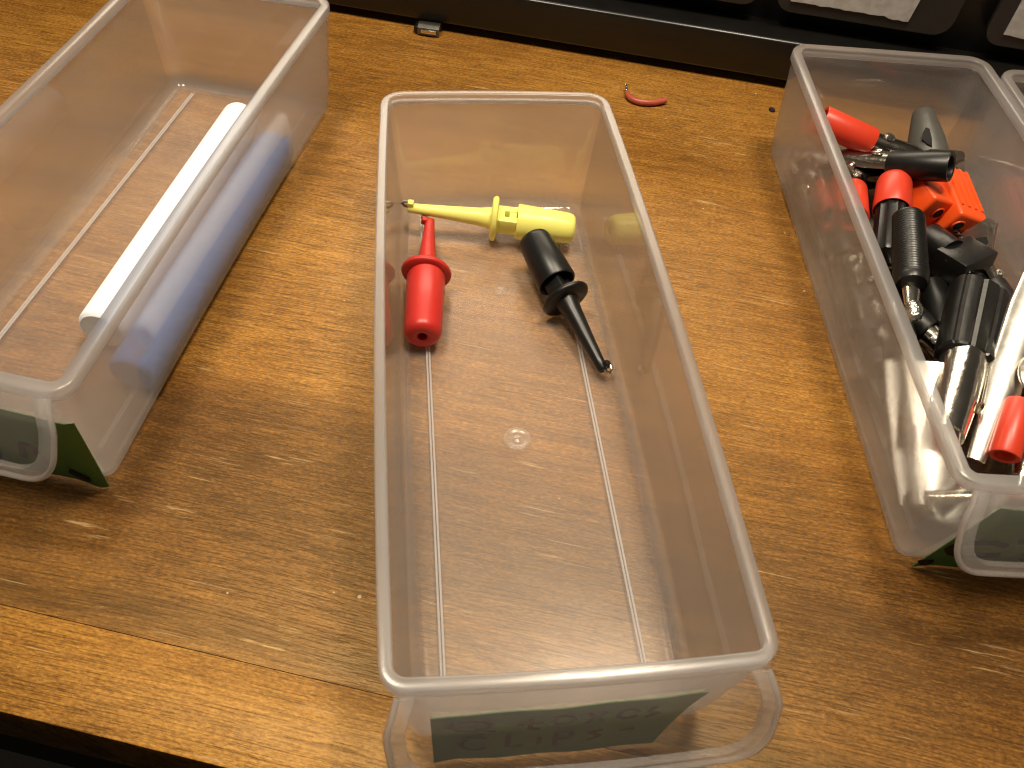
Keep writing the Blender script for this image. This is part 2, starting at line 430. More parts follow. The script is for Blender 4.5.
def drawer(label, mat, ribs=(-0.0212, 0.0188), rim=0.00145):
    d = thing('plastic_drawer', label, 'drawer', mat @ Matrix.Translation((0, -0.0008, 0)), 'translucent small parts drawers on the table')
    t = 0.0011
    rings = []
    F = 0.0045
    CR = 0.0052
    rings.append(rrect(HW - 0.010, HL - 0.010, CR * 0.4, 0.0))
    rings.append(rrect(HW - TAP - F - 0.0006, HL - TAP - F - 0.0006, CR * 0.4, 0.0, BOW))
    for j in range(6):                       # outer bottom fillet
        ph = PI / 2 * (1 - j / 5)
        ins = F * (1 - math.cos(ph)) + TAP
        rings.append(rrect(HW - ins, HL - ins, CR - 0.5 * F * (1 - math.cos(ph)), F * (1 - math.sin(ph)), BOW))
    n_out = len(rings)
    for z in (0.010, 0.020, 0.030, H - 0.0020):
        ins = TAP * (1 - z / H)
        rings.append(rrect(HW - ins, HL - ins, CR, z, BOW))
    for z in (H - 0.0020, 0.030, 0.020, 0.010):
        ins = TAP * (1 - z / H) + t
        rings.append(rrect(HW - ins, HL - ins, CR - t, z, BOW))
    n_in = len(rings)
    Fi = F - t
    for j in range(6):
        ph = PI / 2 * j / 5
        ins = Fi * (1 - math.cos(ph)) + TAP + t
        rings.append(rrect(HW - ins, HL - ins, CR - t - 0.5 * Fi * (1 - math.cos(ph)), t + Fi * (1 - math.sin(ph)), BOW))
    rings.append(rrect(HW - TAP - t - Fi - 0.0006, HL - TAP - t - Fi - 0.0006, CR * 0.4, t, BOW))
    rings.append(rrect(HW - 0.010, HL - 0.010, CR * 0.4, t))
    mb = MB(); mb.ring_loft(rings, mi=lambda a: 1 if (a < 3 or a > n_in + 3) else 0)
    mb.build('body', ['wall', 'base'], d, 50)
    # rim bead
    rr = []
    sq = lambda v: math.copysign(abs(v) ** 0.33, v)
    for j in range(16):
        a = 2 * PI * (j + 0.5) / 16
        off = rim * sq(math.cos(a)) + 0.0012 - rim
        rr.append(rrect(HW - 0.0006 + off, HL - 0.0006 + off, CR + off, H - 0.0015 + 0.0015 * sq(math.sin(a)), BOW))
    mb = MB(); mb.ring_loft(rr, loop=True); mb.build('rim', 'rim', d, 60)
    # finger lip hanging forward from the front of the rim
    key = [(-0.0802, 0.0366), (-0.0822, 0.0363), (-0.0842, 0.0350), (-0.0859, 0.0330), (-0.0873, 0.0302), (-0.0887, 0.0275), (-0.0897, 0.0252), (-0.0904, 0.0231), (-0.0908, 0.0213)]
    zt, zb = 0.0363, 0.0213
    def prof_y(z):
        for (y0, z0), (y1, z1) in zip(key[:-1], key[1:]):
            if z0 >= z >= z1: return y0 + (y1 - y0) * (z0 - z) / (z0 - z1)
        return key[0][0] if z > key[0][1] else key[-1][0]
    def half_w(z, inset=0.0):
        rc = 0.0066 - inset * 0.6
        zz = max(0.0, z - zb - inset)
        return 0.0308 - 0.0022 * max(0.0, (z - 0.0318) / 0.0045) ** 1.5 - inset - 0.0016 * (1 - (z - zb) / 0.0157) - (rc - math.sqrt(max(0, rc * rc - (rc - zz) ** 2)) if zz < rc else 0)
    def lip_pt(u, z, off, inset=0.0):
        y1, y2 = prof_y(min(zt, z + 0.0006)), prof_y(max(zb, z - 0.0006))
        ty, tz = y2 - y1, -(min(zt, z + 0.0006) - max(zb, z - 0.0006))
        L = math.hypot(ty, tz)
        ny, nz = tz / L, -ty / L
        bow = 0.5 * BOW * (1 - u * u)
        return Vector((half_w(z, inset) * u, prof_y(z) - bow + ny * off, z + nz * off))
    zs = [zt - (zt - zb) * (1 - (1 - i / 22) ** 1.9) for i in range(23)]
    nu = 32
    rings = []
    o = [Vector((0.0298 * (-1 + 2 * i / nu), -0.0803, 0.0369)) for i in range(nu + 1)]
    inn = [Vector((0.0298 * (1 - 2 * i / nu), -0.0803, 0.0358)) for i in range(nu + 1)]
    rings.append(o + inn)
    for z in zs:
        rings.append([lip_pt(-1 + 2 * i / nu, z, 0.0006) for i in range(nu + 1)] + [lip_pt(1 - 2 * i / nu, z, -0.0006) for i in range(nu + 1)])
    mb = MB(); mb.ring_loft(rings); lip = mb.build('finger_lip', 'lip', d, 50)
    # thicker border running down both sides and along the bottom of the lip
    def path(inset, off):
        zz = [zt - (zt - zb - inset) * (1 - (1 - i / 22) ** 1.9) for i in range(23)]
        return [lip_pt(-1, z, off, inset) for z in zz] + [lip_pt(-1 + 2 * i / 24, zb + inset, off, inset) for i in range(1, 24)] + [lip_pt(1, z, off, inset) for z in zz[::-1]]
    rows = [path(-0.0003, -0.0003), path(-0.0004, 0.0006), path(0.0003, 0.0011), path(0.0011, 0.0010), path(0.0024, 0.0007), path(0.0024, -0.0007), path(0.0004, -0.0009)]
    mb = MB(); mb.ring_loft([[r[i] for r in rows] for i in range(len(rows[0]))]); mb.build('lip_edge', 'border', lip, 45)
    mb = MB(); mb.tube(path(-0.0003, 0.0002), 0.00058, 8); mb.build('lip_highlight', 'rim', lip, 60)  # milky thread added as the bright highlight along the lip's edge
    # two low ribs along the floor
    for x in ribs:
        mb = MB()
        for dx in (-0.00034, 0.00034):
            mb.tube([(x + dx, -0.0700 + 0.01 * i + 0.0006 * max(0, i - 10), t + 0.0001) for i in range(15)], 0.00027, 8)
        mb.build('floor_rib', 'rib', d, 60)
    return d

def ring_mark(d, x, y, r):
    mb = MB()
    prof = [(r, 0), (r * 0.98, 0.0004), (r * 0.86, 0.0006), (r * 0.72, 0.0003), (r * 0.4, 0.0002), (r * 0.2, 0.0003), (r * 0.08, 0.0005), (0.00002, 0.0005)]
    rings = [[Vector((x + q * math.cos(2 * PI * i / 28), y + q * math.sin(2 * PI * i / 28), 0.0011 + h)) for i in range(28)] for q, h in prof]
    mb.ring_loft(rings); mb.build('mould_mark', 'base', d, 60)

def tape(d, corners, strokes, wr=0.0005, hang=0.0):
    """green tape on the front wall; corners TL TR BR BL in (x, z); strokes are marker lines in the same plane"""
    TL, TR, BR, BL = [Vector(c) for c in corners]
    nu, nv = 30, 8
    def pt(u, v, off):
        q = (TL.lerp(TR, u)).lerp(BL.lerp(BR, u), v)
        wav = 0.00012 * math.sin(u * 17 + v * 3)
        return Vector((q.x, front_y(q.x, q.y) - off - wav - hang * v ** 1.5, q.y))
    rings = []
    for j in range(nv + 1):
        v = j / nv
        rings.append([pt(i / nu, v, 0.00042) for i in range(nu + 1)] + [pt(1 - i / nu, v, 0.00022) for i in range(nu + 1)])
    mb = MB(); mb.ring_loft(rings)
    mb.bm.normal_update()
    bmesh.ops.recalc_face_normals(mb.bm, faces=mb.bm.faces[:])
    for f in mb.bm.faces:
        if f.normal.y > 0.75: f.material_index = 1
    tp = mb.build('label_tape', ['tape', 'tape_back'], d, 40)
    if strokes:
        mb = MB()
        for st in strokes:
            pts = []
            for a, b in zip(st[:-1], st[1:]):
                for k in range(5):
                    x, z = a[0] + (b[0] - a[0]) * k / 5, a[1] + (b[1] - a[1]) * k / 5
                    pts.append((x, front_y(x, z) - 0.00066 - hang * max(0, min(1, (0.0205 - z) / 0.0195)) ** 1.5, z))
            x, z = st[-1]; pts.append((x, front_y(x, z) - 0.00066 - hang * max(0, min(1, (0.0205 - z) / 0.0195)) ** 1.5, z))
            # flat marker stroke: a ribbon in the tape's plane with a little thickness
            rings = []
            for i, p in enumerate(pts):
                p = Vector(p)
                tg = (Vector(pts[min(i + 1, len(pts) - 1)]) - Vector(pts[max(i - 1, 0)]))
                tg.y = 0; tg.normalize()
                nrm = Vector((-tg.z, 0, tg.x)) * wr
                rings.append([p + nrm, p - nrm, p - nrm + Vector((0, -0.0001, 0)), p + nrm + Vector((0, -0.0001, 0))])
            mb.ring_loft(rings)
        mb.build('handwriting', 'ink', tp, 0)
    return tp

def arc(cx, cz, rx, rz, a0, a1, n=8):
    return [(cx + rx * math.cos(R(a0 + (a1 - a0) * i / n)), cz + rz * math.sin(R(a0 + (a1 - a0) * i / n))) for i in range(n + 1)]

M0 = placed(0, 0, 0)
M1 = placed(-0.098284, 0.062257, -0.270472)
M2 = placed(0.115956, 0.024047, -0.118223)
M4 = placed(0.1790, 0.0100, -0.1182)

set_bow(0.0011)
d0 = drawer('clear plastic drawer in the middle holding the three hook clips', M0, rim=0.00115)
ring_mark(d0, -0.0009, -0.0111, 0.0034)
ring_mark(d0, -0.0004, 0.0395, 0.0020)
hand = []
hand += [arc(-0.0172, 0.0158, 0.0036, 0.0024, 0, 380), [(-0.0162, 0.0145), (-0.0128, 0.0128)]]
hand += [[(-0.0090, 0.0150), (-0.0045, 0.0153)], [(-0.0068, 0.0176), (-0.0068, 0.0130), (-0.0050, 0.0126)]]
hand += [arc(-0.0010, 0.0158, 0.0020, 0.0020, 20, 380), [(0.0030, 0.0178), (0.0062, 0.0138)], [(0.0064, 0.0178), (0.0030, 0.0138)]]
hand += [arc(0.0104, 0.0160, 0.0020, 0.0020, 20, 330), [(0.0150, 0.0182), (0.0136, 0.0160), (0.0158, 0.0150), (0.0136, 0.0136)]]
z0 = 0.0070
hand += [arc(-0.0160, z0 + 0.001, 0.0028, 0.0026, 50, 310), [(-0.0105, z0 + 0.004), (-0.0105, z0 - 0.001), (-0.0075, z0 - 0.001)]]
hand += [[(-0.0048, z0 + 0.002), (-0.0048, z0 - 0.001)], [(-0.0018, z0 - 0.002), (-0.0018, z0 + 0.003)], arc(-0.0004, z0 + 0.002, 0.0016, 0.0015, 120, -120)]
hand += [[(0.0066, z0 + 0.003), (0.0042, z0 + 0.002), (0.0064, z0 + 0.0005), (0.0042, z0 - 0.001)], [(0.0095, z0 + 0.002), (0.0125, z0 + 0.002)]]
tape(d0, [(-0.0240, 0.0203), (0.0232, 0.0226), (0.0172, 0.0016), (-0.0236, 0.0012)], hand, hang=0.0030)

set_bow(-0.0011)
d1 = drawer('clear plastic drawer at the left holding the white and blue sticks', M1 @ Matrix.Translation((0, 0.0022, 0)), (-0.0193, 0.0205))
tape(d1, [(-0.0230, 0.0262), (0.0292, 0.0268), (0.0272, 0.0006), (-0.0230, 0.0006)],
     [[(-0.004, 0.004), (-0.002, 0.015), (0.0035, 0.005), (0.006, 0.016)], [(0.010, 0.007), (0.0125, 0.0135), (0.0150, 0.0135), (0.0145, 0.006)], [(0.0195, 0.0050), (0.0215, 0.0040), (0.0242, 0.0036)]], 0.0009)

set_bow(0.0001)
d2 = drawer('clear plastic drawer at the right full of alligator clips', M2 @ Matrix.Translation((0.0006, 0.0020, 0)))
tape(d2, [(-0.0192, 0.0285), (0.0240, 0.0270), (0.0240, 0.0010), (-0.0240, 0.0006)],
     [arc(-0.0140, 0.0105, 0.0065, 0.0035, 40, 330), [(-0.008, 0.015), (0.002, 0.016), (0.004, 0.011), (-0.004, 0.008), (0.002, 0.005)], [(-0.0240, 0.0050), (-0.0225, 0.0030), (-0.0205, 0.0035)]], 0.0009)

d4 = drawer('clear plastic drawer at the far right edge touching the full one', M4 @ Matrix.Translation((0.0006, 0.0020, 0)))

# ------------------------------------------------------------------ chalk-like sticks in the left drawer
def stick(name, label, p, q, r, m):
    p, q = M1 @ Vector(p), M1 @ Vector(q)
    L = (q - p).length
    mb = MB()
    mb.lathe([(0, 0.0005), (0, r * 0.86), (0.0006, r * 0.97), (0.0012, r), (L * 0.5, r * 0.985), (L - 0.0016, r * 0.95), (L - 0.0005, r * 0.88), (L, r * 0.72), (L, 0.0005)], 32)
    o = mb.build(name, m, None, 35)
    o.matrix_world = frame_axis(p, q)
    return tag(o, label, 'chalk', 'round sticks lying in the left drawer')
stick('chalk_stick', 'bright white round stick lying in the left drawer', (0.0084, -0.0400, 0.0074), (0.0061, 0.0570, 0.0071), 0.0060, 'white_chalk')
stick('chalk_stick', 'pale blue round stick beside the right wall of the left drawer', (0.0209, -0.0510, 0.0067), (0.0206, 0.0460, 0.0067), 0.0055, 'blue_chalk')

# ------------------------------------------------------------------ hook test clips in the middle drawer
def hook_clip(label, tip, end, tf, tc, m, roll, r0, r1, scale=1.0):
    """tf: where the flange sits along the axis, tc: where the cap begins (fractions of the length)"""
    mat = frame_axis(tip, end)
    L = (Vector(end) - Vector(tip)).length
    mat = mat @ Matrix.Rotation(R(roll), 4, 'X')
    k = thing('hook_clip', label, 'test clip', mat, 'hook test clips in the middle drawer')
    xf, xc = tf * L, tc * L
    # nose: slim cone from the flange to the tip
    mb = MB(); mb.lathe([(0.0006, 0.0002), (0.0006, 0.0011), (0.0010, 0.0014), (0.004, 0.0015), (xf * 0.5, 0.0020), (xf - 0.004, 0.0026), (xf - 0.0012, 0.0031), (xf + 0.0005, 0.0036), (xf + 0.0005, 0.0003)], 22)
    mb.build('nose', m, k)
    # bent wire hook peeking from the tip, with its plastic beak
    mb = MB(); mb.tube([(0.004, 0, 0.0002), (0.0012, 0, 0.0003), (-0.0004, 0, 0.0006), (-0.0010, 0, 0.0014), (-0.0006, 0, 0.0022), (0.0006, 0, 0.0024)], 0.00042, 8)
    mb.build('wire_hook', 'steel', k)
    mb = MB(); mb.box((0.0014, 0, 0.0016), (0.0018, 0.0020, 0.0018), bev=0.0004); mb.build('beak', m, k)
    # finger flange: an oval disc
    mb = MB(); mb.lathe([(xf - 0.0006, 0.0003), (xf - 0.0006, 0.0052), (xf - 0.0002, 0.0058), (xf + 0.0004, 0.0060), (xf + 0.0010, 0.0058), (xf + 0.0013, 0.0052), (xf + 0.0013, 0.0003)], 36, sx=1.16, sy=0.98)
    mb.build('flange', m, k)
    # slotted plunger neck: two rails with an open slot between them
    x1 = xc + 0.004
    mb = MB()
    for s in (-1, 1):
        mb.box(((xf + x1) / 2, 0.0022 * s, 0), (x1 - xf, 0.0022, 0.0052), bev=0.0005)
    mb.box((xf + 0.0018, 0, 0), (0.0030, 0.0030, 0.0050), bev=0.0002)
    if xc - xf > 0.005:
        mb.box((xc - 0.0012, 0, 0), (0.0022, 0.0030, 0.0044), bev=0.0002)
    mb.build('neck', m, k)
    mb = MB(); mb.tube([(xf, 0, 0), (x1, 0, 0)], 0.0007, 8); mb.build('core_wire', 'steel', k)
    # cap: hollow at the front, rounded at the back with a wire hole
    hr = 0.0013
    mb = MB(); mb.lathe([(xc + 0.006, 0.0034), (xc + 0.0004, r0 - 0.0010), (xc, r0 - 0.0006), (xc, r0 - 0.0002), (xc + 0.0004, r0), (xc + (L - xc) * .5, (r0 + r1) / 2), (L - 0.0022, r1), (L - 0.0010, r1 - 0.0003), (L - 0.0003, r1 - 0.0009), (L, r1 - 0.0019),
                       (L, hr + 0.0004), (L - 0.0003, hr), (L - 0.004, hr * 0.9)], 36)
    mb.build('cap', m, k)
    mb = MB(); mb.lathe([(L - 0.0034, 0.0002), (L - 0.0034, hr * 0.98), (L - 0.0030, hr * 0.98), (L - 0.0030, 0.0002)], 16); mb.build('bore', 'hole', k)
    return k
hook_clip('yellow hook clip lying crosswise along the back of the drawer', (-0.0258, 0.0660, 0.0092), (0.0228, 0.0581, 0.0070), 0.515, 0.655, 'yellow', 4, 0.0051, 0.0044)
hook_clip('red hook clip pointing back with its round cap towards the front', (-0.0190, 0.0628, 0.0074), (-0.0226, 0.0170, 0.0068), 0.475, 0.525, 'red', 70, 0.0052, 0.0049)
hook_clip('black hook clip resting against the yellow one, nose towards the front', (0.0232, 0.0060, 0.0037), (0.0092, 0.0496, 0.0113), 0.515, 0.64, 'black', 40, 0.0054, 0.0047)

# ------------------------------------------------------------------ odds and ends lying on the table
wr = thing('wire_offcut', 'short bent red wire offcut with a bare end behind the middle drawer', 'wire', placed(0.0625, 0.1375, 0))
pw = [(-0.0070, 0.0035), (-0.0070, 0.0016), (-0.0064, -0.0003), (-0.0050, -0.0018), (-0.0030, -0.0028), (-0.0005, -0.0031), (0.0022, -0.0029), (0.0046, -0.0022), (0.0062, -0.0014)]
mb = MB(); mb.tube([(x, y, 0.0011) for x, y in pw], [0.0009, 0.0011, 0.0011, 0.00105, 0.0011, 0.0011, 0.0011, 0.0010, 0.0012], 12); mb.build('insulation', 'wire_red', wr)
mb = MB(); mb.tube([(-0.0070, 0.0030, 0.0011), (-0.0070, 0.0052, 0.0014), (-0.0069, 0.0070, 0.0021)], 0.0005, 8); mb.build('bare_end', 'solder', wr)
cr = thing('crimp_sleeve', 'tiny black and silver metal crimp lying against the cabinet', 'crimp', placed(-0.0148, 0.1850, R(-14)))
mb = MB()
M['crimp'] = simple('blackened_metal', (0.16, 0.155, 0.14), 0.33, 0.9)
pr = [(-0.0030, 0.0003), (-0.0026, 0.0028), (-0.0012, 0.0036), (0.0012, 0.0036), (0.0028, 0.0026), (0.0030, 0.0003), (0.0022, 0.0003), (0.0020, 0.0022), (0.0008, 0.0028), (-0.0008, 0.0028), (-0.0020, 0.0022), (-0.0022, 0.0003)]
mb.prism([(y, z) for y, z in pr], -0.0042, 0.0042, mat=Matrix(((0, 0, 1, 0), (1, 0, 0, 0), (0, 1, 0, 0), (0, 0, 0, 1)))); mb.build('shell', 'crimp', cr, 30)
mb = MB(); mb.box((0.0002, -0.0031, 0.0018), (0.0060, 0.0008, 0.0014), bev=0.0002); mb.build('bright_strip', 'chrome', cr)
mb = MB(); mb.box((-0.0048, 0.0003, 0.0014), (0.0022, 0.0050, 0.0026), bev=0.0005); mb.build('tab', 'black', cr)
mb = MB(); mb.lathe([(0.0, 0.0001), (0.0, 0.0014), (0.0004, 0.0012), (0.0006, 0.0005), (0.0006, 0.0001)], 12, sx=0.8)
o = mb.build('debris_crumb', 'hole'); o.matrix_world = placed(0.1083, 0.1317, 0.3) @ Matrix.Rotation(R(-90), 4, 'Y')
tag(o, 'small dark crumb on the wood left of the full drawer\'s back corner', 'crumb')

# ------------------------------------------------------------------ alligator clips and plugs in the right drawer
def W2(p): return M2 @ Vector(p)
def W4(p): return M4 @ Vector(p)
def ax(p, q, up=(0, 0, 1), roll=0.0, tf=W2):
    return frame_axis(tf(p), tf(q), up) @ Matrix.Rotation(R(roll), 4, 'X')

GC = 'alligator clips heaped in the right drawer'
def tube_sleeve(mb, L, r, r2, x0=0.0):
    mb.lathe([(x0 + 0.004, r - 0.0016), (x0 + 0.0002, r - 0.0011), (x0, r - 0.0007), (x0, r - 0.0002), (x0 + 0.0004, r), (x0 + L * .5, (r + r2) / 2), (x0 + L - 0.0004, r2), (x0 + L, r2 - 0.0002), (x0 + L, r2 - 0.0006), (x0 + L - 0.003, r2 - 0.001)], 28)
    return mb
def alligator(label, mat, m, m_metal='steel', group=GC, L=0.017, r=0.0043):
    """sleeve from x=0 to L, jaws running on to x=0.047; the cable hole faces -X"""
    k = thing('alligator_clip', label, 'clip', mat, group)
    mb = tube_sleeve(MB(), L, r, r * 0.98); s = mb.build('sleeve', m, k)
    mb = MB(); mb.lathe([(0.0030, 0.0002), (0.0030, r - 0.0013), (0.0036, r - 0.0013), (0.0036, 0.0002)], 18); mb.build('bore', 'hole', s)
    st = [(L - 0.002, 0.0000, 0.0032, 0.0030), (L + 0.006, 0.0004, 0.0036, 0.0034), (L + 0.012, 0.0010, 0.0036, 0.0036), (L + 0.016, 0.0008, 0.0031, 0.0031), (L + 0.020, 0.0004, 0.0023, 0.0023), (L + 0.0235, 0.0001, 0.0016, 0.0016)]
    mb = MB(); mb.shell(st, 0.0005)
    for i in range(5):
        x = L + 0.0145 + 0.0018 * i
        for sg in (-1, 1):
            yy = sg * (0.0029 - 0.00022 * i)
            mb.prism([(x, 0.0005), (x + 0.0016, 0.0005), (x + 0.0008, -0.0007)], yy - 0.00025, yy + 0.00025, axis=1)
    mb.build('upper_jaw', m_metal, k)
    flip = Matrix.Rotation(PI, 4, 'X') @ Matrix.Translation((0, 0, 0.0004)) @ Matrix.Rotation(R(-4), 4, 'Y')
    mb = MB(); mb.shell([(L - 0.001, 0.001, 0.0028, 0.0026)] + st[1:], 0.0005, mat=flip); mb.build('lower_jaw', m_metal, k)
    mb = MB(); mb.lathe([(-0.0046, 0.0002), (-0.0046, 0.0011), (-0.0040, 0.0016), (-0.0036, 0.0016), (0.0036, 0.0016), (0.0040, 0.0016), (0.0046, 0.0011), (0.0046, 0.0002)], 16, mat=Matrix.Translation((L + 0.010, 0, 0.0006)) @ Matrix.Rotation(PI / 2, 4, 'Z'))
    mb.build('rivet', 'chrome', k)
    mb = MB(); mb.tube([(L + 0.010 + 0.0013 * math.cos(a * .7), -0.0022 + 0.0002 * a, 0.0004 + 0.0013 * math.sin(a * .7)) for a in range(0, 23)], 0.0003, 6); mb.build('spring', 'steel', k)
    mb = MB(); mb.lathe([(0, 0.0002), (0.0003, 0.0013), (0.0009, 0.0017), (0.0014, 0.0014), (0.0017, 0.0002)], 14, mat=Matrix.Translation((L + 0.0035, 0.0, 0.0030)) @ Matrix.Rotation(-PI / 2, 4, 'Y')); mb.build('screw', 'solder', k)
    return k

cA = alligator('alligator clip with a red sleeve at the back left corner, top of the heap', ax((-0.0232, 0.0562, 0.0275), (-0.0092, 0.0526, 0.0240)), 'vinyl_red', 'dark_chrome')
cB = alligator('alligator clip with a smooth black sleeve whose open end faces right', ax((0.0092, 0.0345, 0.0286), (-0.0026, 0.0435, 0.0220)), 'black', 'dark_chrome')
# clips lying deeper in the heap, copies of those two
copy_thing(cA, ax((-0.0175, 0.0230, 0.0170), (-0.0130, 0.0390, 0.0150)), 'alligator clip whose red sleeve peeks past the left rim, below the smooth black sleeve', GC)
copy_thing(cB, ax((-0.0190, -0.0150, 0.0075), (-0.0160, 0.0120, 0.0080), roll=50), 'black sleeved alligator clip at the bottom, behind the left wall midway', GC)
copy_thing(cB, ax((-0.0195, -0.0220, 0.0080), (-0.0165, -0.0400, 0.0085), roll=20), 'black sleeved alligator clip at the bottom of the front left corner', GC)
copy_thing(cB, ax((0.0205, -0.0120, 0.0070), (0.0090, 0.0100, 0.0075), roll=70), 'black sleeved alligator clip buried beneath the ribbed handle', GC)
copy_thing(cB, ax((-0.0170, 0.0180, 0.0068), (-0.0195, 0.0340, 0.0085), roll=15), 'black sleeved alligator clip at the very bottom below the red sleeves', GC)
copy_thing(cB, ax((0.0200, -0.0690, 0.0085), (0.0050, -0.0680, 0.0090), roll=15), 'black sleeved alligator clip lying against the front wall', GC)
copy_thing(cB, ax((0.0200, -0.0560, 0.0090), (0.0090, -0.0400, 0.0090), roll=15), 'black sleeved alligator clip buried under the wide chrome clip', GC)

for p, q, rl, lb in (((-0.0150, -0.0020, 0.0125), (-0.0060, -0.0160, 0.0120), 40, 'black sleeved alligator clip wedged under the solder blob'),
                     ((0.0040, 0.0060, 0.0081), (0.0020, -0.0120, 0.0081), 10, 'black sleeved alligator clip at the bottom under the block plug'),
                     ((0.0200, 0.0330, 0.0062), (0.0190, 0.0150, 0.0062), 80, 'black sleeved alligator clip at the bottom under the orange plugs'),
                     ((-0.0140, 0.0660, 0.0073), (0.0000, 0.0600, 0.0075), 30, 'black sleeved alligator clip at the bottom of the back left corner'),
                     ((0.0195, -0.0140, 0.0125), (0.0180, 0.0040, 0.0120), 60, 'black sleeved alligator clip along the right wall beside the ribbed handle'),
                     ((0.0190, -0.0300, 0.0150), (0.0120, -0.0440, 0.0120), 35, 'black sleeved alligator clip right of the wide chrome clip'),
                     ((-0.0175, -0.0320, 0.0135), (-0.0140, -0.0160, 0.0125), 35, 'black sleeved alligator clip left of the shiny barrel'),
                     ((-0.0060, 0.0230, 0.0079), (0.0060, 0.0330, 0.0079), 25, 'black sleeved alligator clip at the bottom below the red collar'),
                     ((-0.0120, 0.0460, 0.0140), (0.0030, 0.0510, 0.0150), 10, 'black sleeved alligator clip between the two topmost clips'),
                     ((0.0190, -0.0705, 0.0120), (0.0040, -0.0690, 0.0115), 15, 'black sleeved alligator clip in front of the loose red sleeve')):
    copy_thing(cB, ax(p, q, roll=rl), lb, GC)

# loose grey rubber boot leaning on the back
k = thing('rubber_boot', 'loose grey tapered rubber boot with a side slot at the back', 'clip cover', ax((0.0150, 0.0728, 0.0235), (0.0172, 0.0525, 0.0110), roll=32), None)
mb = MB(); mb.lathe([(0.003, 0.0016), (0.0004, 0.0020), (0, 0.0024), (0.0006, 0.0030), (0.003, 0.0037), (0.010, 0.0054), (0.020, 0.0069), (0.0255, 0.0072), (0.0258, 0.0068), (0.022, 0.0064)], 30, sx=0.86)
b = mb.build('boot_shell', 'vinyl_grey', k)
slot = [(0.0102, -0.0010), (0.0085, 0.0001), (0.0092, 0.0011), (0.0125, 0.0014), (0.0150, 0.0012), (0.0140, 0.0000), (0.0120, -0.0014)]
mb = MB(); mb.prism(slot, 0.0030, 0.00520, mat=Matrix.Rotation(R(-2.6), 4, 'Y')); mb.build('slot', 'hole', b)

# banana plug: red collar over a ribbed black grip
k = thing('banana_plug', 'ribbed black plug with a smooth red collar below the black sleeve', 'plug', ax((-0.0020, 0.0392, 0.0195), (-0.0112, 0.0080, 0.0155)), 'plugs heaped in the right drawer')
mb = MB(); mb.lathe([(0, 0.0002), (0, 0.0040), (0.0006, 0.0047), (0.0020, 0.0050), (0.0130, 0.0053), (0.0134, 0.0050), (0.0128, 0.0045), (0.011, 0.0044)], 30); mb.build('collar', 'vinyl_red', k)
mb = MB(); mb.lathe([(0.011, 0.0003), (0.011, 0.0044), (0.0300, 0.0044), (0.0318, 0.0038), (0.0318, 0.0003)], 48, lobes=12, lobe=0.035); mb.build('ribbed_grip', 'ribbed', k, 25)
# finely ribbed black plug with a lug and a blob of solder
k = thing('banana_plug', 'finely ribbed black plug with a metal lug at its front end', 'plug', ax((-0.0044, 0.0200, 0.0210), (-0.0108, -0.0065, 0.0200)), 'plugs heaped in the right drawer')
prof = [(0, 0.0003), (0, 0.0038), (0.0008, 0.0044)]
for i in range(26):
    x = 0.0012 + 0.00098 * i
    prof += [(x, 0.0045), (x + 0.00049, 0.00432)]
prof += [(0.0268, 0.0044), (0.0280, 0.0038), (0.0280, 0.0003)]
mb = MB(); mb.lathe(prof, 30); mb.build('ribbed_grip', 'ribbed', k)
mb = MB(); mb.shell([(0.0275, -0.0004, 0.0024, 0.0020), (0.0310, -0.0004, 0.0022, 0.0018), (0.0350, -0.0006, 0.0018, 0.0014)], 0.0005); mb.build('lug', 'chrome', k)
mb = MB(); mb.lathe([(0.0300, 0.0001), (0.0300, 0.0008), (0.0316, 0.0008), (0.0316, 0.0001)], 12, mat=Matrix.Translation((0, 0, 0.0004)), sy=1.0); mb.build('lug_hole', 'hole', k)
mb = MB(); mb.lathe([(0.0340, 0.0002), (0.0343, 0.0014), (0.0355, 0.0022), (0.0372, 0.0024), (0.0390, 0.0019), (0.0402, 0.0010), (0.0404, 0.0002)], 16, mat=Matrix.Translation((0, 0.0004, -0.0004))); mb.build('solder_blob', 'solder', k)

# orange plugs: square bodies with cross holes
def block_plug(label, mat, L, wd, ht, holes, ribs):
    k = thing('stacking_plug', label, 'plug', mat, 'orange plugs in the right drawer')
    mb = MB(); mb.box((L / 2, 0, 0), (L, wd, ht), bev=0.0011, seg=3)
    for i in range(ribs):
        yy = wd * (-0.36 + 0.72 * i / max(1, ribs - 1))
        mb.box((L * 0.42, yy, ht / 2), (L * 0.78, wd * 0.10, 0.0008), bev=0.0002)
    b = mb.build('plug_body', 'orange', k)
    for (x, y, z, r, nx) in holes:
        m2 = Matrix.Translation((x, y, z)) @ (Matrix() if nx == 'x' else Matrix.Rotation(-PI / 2, 4, 'Y'))
        mb = MB(); mb.lathe([(-0.0002, r + 0.0005), (0.0003, r + 0.0003), (0.0003, r), (-0.0001, r * 0.9)], 20, mat=m2, caps=False); mb.build('hole_collar', 'orange', b)
        mb = MB(); mb.lathe([(-0.001, 0.0002), (-0.001, r * 0.98), (0.0001, r * 0.98), (0.00015, 0.0002)], 20, mat=m2); mb.build('bore', 'hole', b)
    return k
block_plug('orange square plug with one round hole, left of the ribbed one', ax((0.0048, 0.0470, 0.0165), (0.0094, 0.0302, 0.0150), roll=-22), 0.0175, 0.0110, 0.0105, [(0.0176, 0.0006, 0.0006, 0.0017, 'x')], 0)
block_plug('orange ribbed plug with two end holes by the right wall', ax((0.0170, 0.0480, 0.0150), (0.0178, 0.0275, 0.0120), roll=-20), 0.0210, 0.0112, 0.0112, [(0.0211, -0.0026, 0.0014, 0.0016, 'x'), (0.0211, 0.0027, 0.0000, 0.0016, 'x')], 4)

